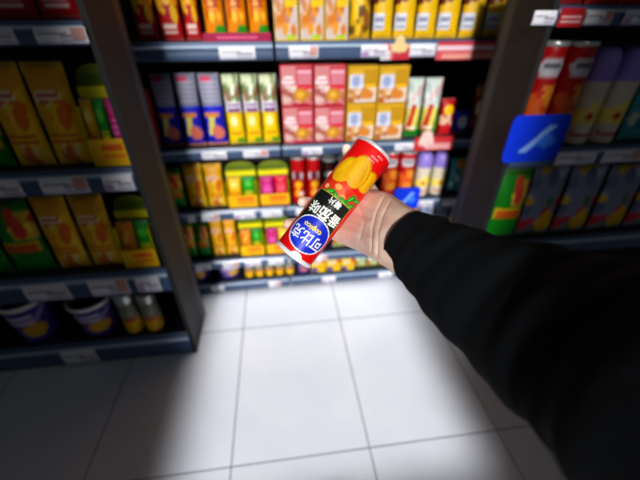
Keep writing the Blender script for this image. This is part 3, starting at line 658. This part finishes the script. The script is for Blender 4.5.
# black panel with a gold edge
def panel(w1, w2, p1, p2, c):
    f = np.clip((H - al(p2)) / (al(p1) - al(p2)), 0, 1)
    put((H < al(p1)) & (H > al(p2)) & (S > -w1) & (S < w2), c)
panel(.0335, .040, 30.5, 71.5, (206, 170, 60)); panel(.0322, .0386, 31, 70.6, (16, 22, 16))
put((np.abs(S) < .03) & (H > al(48)) & (H < al(40)) & (np.sin(S * 900) > .97), (60, 80, 40))
# badge
ell(0, 27.5, .0385, 18.6, (246, 246, 250)); ell(0, 27.5, .0362, 17.5, (22, 40, 196)); ell(.004, 25, .024, 11, (30, 60, 222))
# dark panel edge at the far side, seam text block near the base
put((S > .050) & (S < .068) & (H > al(125)) & (H < al(112)), (30, 26, 24))
put((S > .042) & (S < .048) & (H > al(122)) & (H < al(116)), (200, 190, 170))
can_m = MB(); prof_r = [RAD] * NZ
vs = [(RAD * math.sin(a), -RAD * math.cos(a), z * LEN) for z in Zs for a in A]
fs = [(k * NA + i, k * NA + (i + 1) % NA, (k + 1) * NA + (i + 1) % NA, (k + 1) * NA + i) for k in range(NZ - 1) for i in range(NA)]
can_m.add(vs, fs, C.reshape(-1, 3).tolist(), 0, True)

def text_on_can(body, size, s0, h0, c, stretch=1.0, bold=0.0, shear=0.0, squash=1.0):
    """letters wrapped on the can, as raised ink"""
    cu = bpy.data.curves.new('ink', 'FONT'); cu.body = body; cu.size = size; cu.align_x = 'CENTER'; cu.align_y = 'CENTER'
    cu.offset = bold; cu.shear = shear; cu.resolution_u = 4
    to = bpy.data.objects.new('ink', cu); COL.objects.link(to)
    dg = bpy.context.evaluated_depsgraph_get(); dg.update()
    me = bpy.data.meshes.new_from_object(to.evaluated_get(dg))
    bm = bmesh.new(); bm.from_mesh(me)
    bmesh.ops.triangulate(bm, faces=bm.faces[:])
    xs = [v.co.x for v in bm.verts]
    if xs:
        x = min(xs)
        while x < max(xs):
            x += .0022
            bmesh.ops.bisect_plane(bm, geom=bm.verts[:] + bm.edges[:] + bm.faces[:], plane_co=(x, 0, 0), plane_no=(1, 0, 0))
    ys = [v.co.y for v in bm.verts]; ymid = (min(ys) + max(ys)) / 2 if ys else 0; xmid = (min(xs) + max(xs)) / 2 if xs else 0
    bm.verts.ensure_lookup_table(); bm.verts.index_update()
    r = RAD + .00035; out = []
    for v in bm.verts:
        a = (s0 + (v.co.x - xmid) * stretch) / RAD
        out.append((r * math.sin(a), -r * math.cos(a), h0 + (v.co.y - ymid) * squash))
    ff = []
    for f in bm.faces:
        idx = [v.index for v in f.verts]
        ff.append(tuple(idx) if f.normal.z > 0 else tuple(idx[::-1]))
    if out: can_m.add(out, ff, c, 0, False)
    bm.free(); bpy.data.objects.remove(to); bpy.data.curves.remove(cu); bpy.data.meshes.remove(me)
def bold_text(body, size, s0, h0, c, w, stretch=1.0, squash=1.0):
    for dx, dy in ((0, 0), (w, 0), (-w, 0), (0, w), (0, -w)):
        text_on_can(body, size, s0 + dx, h0 + dy, c, stretch=stretch, squash=squash)
bold_text('\u53ef\u6bd4\u514b', .0200, .0, al(23.6), (248, 248, 252), .00042, 1.04, 1.15)
bold_text('copico', .0125, .002, al(35.0), (244, 222, 40), .0005)
bold_text('\u756a\u8304\u5473', .0200, .001, al(52.2), (246, 246, 240), .0006, 1.08, 1.12)
bold_text('\u85af\u7247', .0125, -.002, al(66.4), (236, 238, 232), .0003)
# small print near the base: rows of ink marks
rr = random.Random(4)
for row, (p, s_, n) in enumerate([(119.5, -.012, 4), (123, -.0165, 5), (127, -.022, 4)]):
    for k in range(n):
        s = s_ + k * .0032; hh = .0024
        for q in range(3):
            a0 = (s + rr.uniform(0, .0004)) / RAD; a1 = (s + rr.uniform(.0016, .0024)) / RAD; z0 = al(p) + (q - 1) * hh * .5; r = RAD + .0003
            can_m.add([(r * math.sin(a0), -r * math.cos(a0), z0), (r * math.sin(a1), -r * math.cos(a1), z0), (r * math.sin(a1), -r * math.cos(a1), z0 + .0006), (r * math.sin(a0), -r * math.cos(a0), z0 + .0006)], [(0, 1, 2, 3)], (246, 206, 200))
link('body', can_m.mesh('can_body'), can, [GLOSSCAN])
mb = MB(); lathe(mb, [(RAD * .9, -.001), (RAD * .985, -.003), (RAD * 1.022, -.002), (RAD * 1.028, .0008), (RAD * 1.01, .0028), (RAD, .003)], 64, col=(226, 222, 220))
o = link('base_rim', mb.mesh('base_rim'), can, [mat('tinplate_rim', (226, 224, 224), rough=.35, metal=.3, noise=.05)]); o['label'] = 'pale metal base rim'
mb = MB(); z0 = LEN * .966
lathe(mb, [(RAD * .99, z0), (RAD * 1.03, z0 + .0005), (RAD * 1.045, z0 + .003), (RAD * 1.045, LEN * .99), (RAD * 1.02, LEN), (RAD * .9, LEN + .0005), (RAD * .88, LEN - .002)], 64)
# pull tab on the lid skirt, towards the front
tb = []
for i in range(13):
    a = (-.12 + (i - 6) * .05); dz = .0065 * math.sqrt(max(0, 1 - ((i - 6) / 6.0) ** 2)); r = RAD * 1.05
    tb += [(r * math.sin(a), -r * math.cos(a), z0 + .003), (r * math.sin(a), -r * math.cos(a), z0 + .001 - dz)]
mb.add(tb, [(2 * i, 2 * i + 1, 2 * i + 3, 2 * i + 2) for i in range(12)])
o = link('lid', mb.mesh('lid'), can, [WHITE]); o['label'] = 'white plastic lid with a pull tab'

# ---------------------------------------------------------------- the person: hand, forearm, sleeve
def ball_chain(bm, pts, seg=16):
    """tapered round limb through (point, radius) as overlapping rings of spheres"""
    for k in range(len(pts) - 1):
        (a, ra), (b_, rb) = pts[k], pts[k + 1]
        n = max(2, int((b_ - a).length / (min(ra, rb) * .28)))
        for i in range(n + 1):
            t = i / n; p = a.lerp(b_, t); r = ra + (rb - ra) * t
            bmesh.ops.create_icosphere(bm, subdivisions=2, radius=r, matrix=Matrix.Translation(p))
def ch(*q): return [(pd(x, y, d), r * d / FPX) for x, y, d, r in q]
bm = bmesh.new()
# palm: thenar, middle and hypothenar pads, running into the wrist and forearm
ball_chain(bm, ch((350, 203, .640, 13), (366, 203, .608, 15), (382, 209, .565, 18), (402, 224, .505, 19), (430, 240, .465, 24), (470, 262, .43, 29)))
ball_chain(bm, ch((338, 216, .645, 12), (356, 219, .615, 14), (374, 226, .565, 18), (396, 235, .505, 19), (425, 250, .465, 24), (470, 275, .43, 29)))
ball_chain(bm, ch((332, 228, .640, 11), (348, 233, .612, 13.5), (364, 237, .572, 16), (388, 247, .508, 19), (418, 262, .465, 24), (465, 290, .43, 29)))
ball_chain(bm, ch((344, 210, .646, 12), (361, 211, .612, 15), (378, 217.5, .566, 18), (399, 229.5, .506, 19), (427, 245, .466, 23)))
ball_chain(bm, ch((335, 222, .646, 11), (352, 226, .614, 14), (369, 231.5, .570, 17), (392, 241, .507, 19), (421, 256, .466, 23)))
# thumb
ball_chain(bm, ch((372, 202, .605, 13), (362, 182, .628, 9), (354, 164, .628, 7.2), (347.5, 151.5, .614, 6.0), (346.5, 149, .612, 5.2)))
# index, middle, ring, little finger
ball_chain(bm, ch((346, 205, .642, 8), (336, 192, .648, 7), (333, 182, .642, 6.2), (332, 176, .63, 5.4)))
ball_chain(bm, ch((340, 214, .645, 8), (322, 208, .648, 7), (310, 203.5, .632, 6.4), (303.5, 202, .606, 5.8), (302, 202, .600, 5.2)))
ball_chain(bm, ch((336, 222, .645, 8), (314, 223, .648, 7), (298, 224, .63, 6.6), (290, 224, .603, 6.2), (288, 224, .597, 5.6)))
ball_chain(bm, ch((332, 231, .642, 7.5), (316, 236, .645, 6.2), (306, 239, .634, 5.6), (301, 240, .622, 5)))
me = bpy.data.meshes.new('hand_raw'); bm.to_mesh(me); bm.free()
tmp = bpy.data.objects.new('hand_raw', me); COL.objects.link(tmp)
m = tmp.modifiers.new('r', 'REMESH'); m.mode = 'VOXEL'; m.voxel_size = .0019; m.use_smooth_shade = True
m = tmp.modifiers.new('s', 'SMOOTH'); m.factor = .5; m.iterations = 16
dg = bpy.context.evaluated_depsgraph_get(); dg.update()
hm = bpy.data.meshes.new_from_object(tmp.evaluated_get(dg)); hm.name = 'person_body'
bpy.data.objects.remove(tmp); bpy.data.meshes.remove(me)
# wrist creases and palm lines pressed into the surface
cre = [((371, 205), (366, 251), .0), ((381, 203), (372, 254), .0), ((386, 207), (377, 257), .0)]
CI = RM.transposed()
def tocam(p):
    q = CI @ (p - CAM_LOC); return 320 + FPX * q.x / -q.z, 240 - FPX * q.y / -q.z, -q.z
bm = bmesh.new(); bm.from_mesh(hm); bm.normal_update()
creases = [([(383, 198), (376, 212), (372, 228), (371, 252)], .0016, 1.1), ([(390, 201), (382, 216), (378, 232), (377, 256)], .0014, 1.1), ([(359, 206), (364, 222), (360, 238)], .0010, 1.6)]
def dseg(x, y, pts):
    best = 1e9
    for (ax, ay), (bx, by) in zip(pts, pts[1:]):
        t = max(0, min(1, ((x - ax) * (bx - ax) + (y - ay) * (by - ay)) / ((bx - ax) ** 2 + (by - ay) ** 2)))
        best = min(best, math.hypot(x - ax - t * (bx - ax), y - ay - t * (by - ay)))
    return best
for v in bm.verts:
    x, y, d = tocam(v.co)
    if 350 < x < 400 and 190 < y < 262 and v.normal.dot(CAM_LOC - v.co) > 0:
        for pts, dep, wd in creases:
            q = dseg(x, y, pts)
            if q < 3 * wd: v.co -= v.normal * dep * math.exp(-(q / wd) ** 2)
bm.to_mesh(hm); bm.free()
for p in hm.polygons: p.use_smooth = True
SKIN = bpy.data.materials.new('skin'); SKIN.use_nodes = True; nt = SKIN.node_tree; b = nt.nodes['Principled BSDF']
tc = nt.nodes.new('ShaderNodeTexCoord'); nz = nt.nodes.new('ShaderNodeTexNoise'); nz.inputs['Scale'].default_value = 38; nz.inputs['Detail'].default_value = 3
nt.links.new(tc.outputs['Object'], nz.inputs['Vector'])
cr = nt.nodes.new('ShaderNodeValToRGB'); cr.color_ramp.elements[0].position = .35; cr.color_ramp.elements[1].position = .68
cr.color_ramp.elements[0].color = (*lin((240, 190, 168)), 1); cr.color_ramp.elements[1].color = (*lin((250, 216, 196)), 1)
nt.links.new(nz.outputs['Fac'], cr.inputs[0]); nt.links.new(cr.outputs[0], b.inputs['Base Color'])
b.inputs['Roughness'].default_value = .48; b.inputs['Subsurface Weight'].default_value = .15; b.inputs['Subsurface Radius'].default_value = (.01, .004, .002); b.inputs['Subsurface Scale'].default_value = .5
nz2 = nt.nodes.new('ShaderNodeTexNoise'); nz2.inputs['Scale'].default_value = 260; bp = nt.nodes.new('ShaderNodeBump'); bp.inputs['Strength'].default_value = .12; bp.inputs['Distance'].default_value = .001
nt.links.new(tc.outputs['Object'], nz2.inputs['Vector']); nt.links.new(nz2.outputs['Fac'], bp.inputs['Height']); nt.links.new(bp.outputs[0], b.inputs['Normal'])
hm.materials.clear()
person = link('person', hm, None, [SKIN])
tag(person, 'person in a black sleeve reaching in from the right, holding a red can', 'person')

# sleeve: a loose tube along the arm, with folds, closed over the shoulder end, open at the cuff
path = [(pd(x, y, d), r * d / FPX) for x, y, d, r in [(404, 237, .490, 29.5), (420, 248, .468, 35), (440, 263, .445, 44), (475, 286, .41, 57), (530, 318, .36, 77), (605, 358, .29, 106), (700, 410, .225, 150), (860, 500, .17, 210)]]
def cat(P, t):
    n = len(P) - 1; i = min(int(t * n), n - 1); u = t * n - i
    p = [P[max(0, min(n, i + k))] for k in (-1, 0, 1, 2)]
    return .5 * ((2 * p[1]) + (p[2] - p[0]) * u + (2 * p[0] - 5 * p[1] + 4 * p[2] - p[3]) * u * u + (3 * p[1] - p[0] - 3 * p[2] + p[3]) * u ** 3)
PT = [p for p, r in path]; RR = [r for p, r in path]
NT, NS = 110, 72; rings = []
up = (CAM_LOC - PT[2]).normalized()
for k in range(NT + 1):
    t = k / NT; c = cat(PT, t); r = cat(RR, t); tg = (cat(PT, min(1, t + .01)) - cat(PT, max(0, t - .01))).normalized()
    n1 = (up - tg * up.dot(tg)).normalized(); n2 = tg.cross(n1)
    ring = []
    for i in range(NS):
        a = 2 * PI * i / NS
        fold = .030 * math.sin(9 * t * PI + 2.2 * math.sin(a + .5) + 1.0) * min(1, t * 9) + .02 * math.sin(21 * t * PI + 3 * math.cos(a) + a * 2) * min(1, t * 7) + .012 * math.sin(5 * a + 13 * t)
        bulge = .06 * math.exp(-((t - .15) / .03) ** 2) * (.5 + .5 * math.cos(a + 1.57))
        rad = r * (1 + fold * .7 + bulge); flat = .8
        ring.append(c + n1 * math.cos(a) * rad * flat + n2 * math.sin(a) * rad)
    rings.append(ring)
mb = MB()
inner = [[rings[0][i].lerp(sum(rings[0], Vector()) / NS, .07) for i in range(NS)], [rings[6][i].lerp(sum(rings[6], Vector()) / NS, .1) for i in range(NS)]]
allr = [inner[1], inner[0]] + rings
vs = [tuple(p) for rg in allr for p in rg]
fs = [(k * NS + i, k * NS + (i + 1) % NS, (k + 1) * NS + (i + 1) % NS, (k + 1) * NS + i) for k in range(len(allr) - 1) for i in range(NS)]
fs.append(tuple((len(allr) - 1) * NS + i for i in range(NS)))
mb.add(vs, fs, (1, 1, 1), 0, True)
CLOTH = mat('black_knit_cloth', (9, 12, 15), rough=.92, noise=.3, nscale=60, bump=.3)
MATS['black_knit_cloth'].node_tree.nodes['Principled BSDF'].inputs['Specular IOR Level'].default_value = .15
sl = link('sleeve', mb.mesh('sleeve'), person, [CLOTH]); sl['label'] = 'loose black sleeve'

# ---------------------------------------------------------------- light
def area(name, loc, aim, power, sx, sy, spread, col=(1, 1, 1)):
    d = bpy.data.lights.new(name, 'AREA'); d.shape = 'RECTANGLE'; d.size = sx; d.size_y = sy; d.energy = power; d.spread = math.radians(spread); d.color = col
    o = bpy.data.objects.new(name, d); COL.objects.link(o); o.location = loc
    o.rotation_euler = (Vector(aim) - Vector(loc)).to_track_quat('-Z', 'Y').to_euler()
    return o
area('added_floor_light', (.42, -.18, 2.9), (.42, -.24, 0), 5.4, 1.26, 1.30, 7, (.97, .98, 1))  # added overhead lamp, narrow beam brightens only the middle floor
area('added_shelf_light', (.10, -2.7, 1.95), (.61, .36, .83), 10.4, 1.50, 1.80, 8)  # added lamp behind the camera, lights the middle and leaves the sides dark
world = bpy.data.worlds.new('world'); bpy.context.scene.world = world; world.use_nodes = True
bg = world.node_tree.nodes['Background']; bg.inputs[0].default_value = (.85, .92, 1, 1); bg.inputs[1].default_value = .045

sc = bpy.context.scene
sc.view_settings.view_transform = 'Standard'; sc.view_settings.look = 'None'; sc.view_settings.exposure = 0; sc.view_settings.gamma = 1
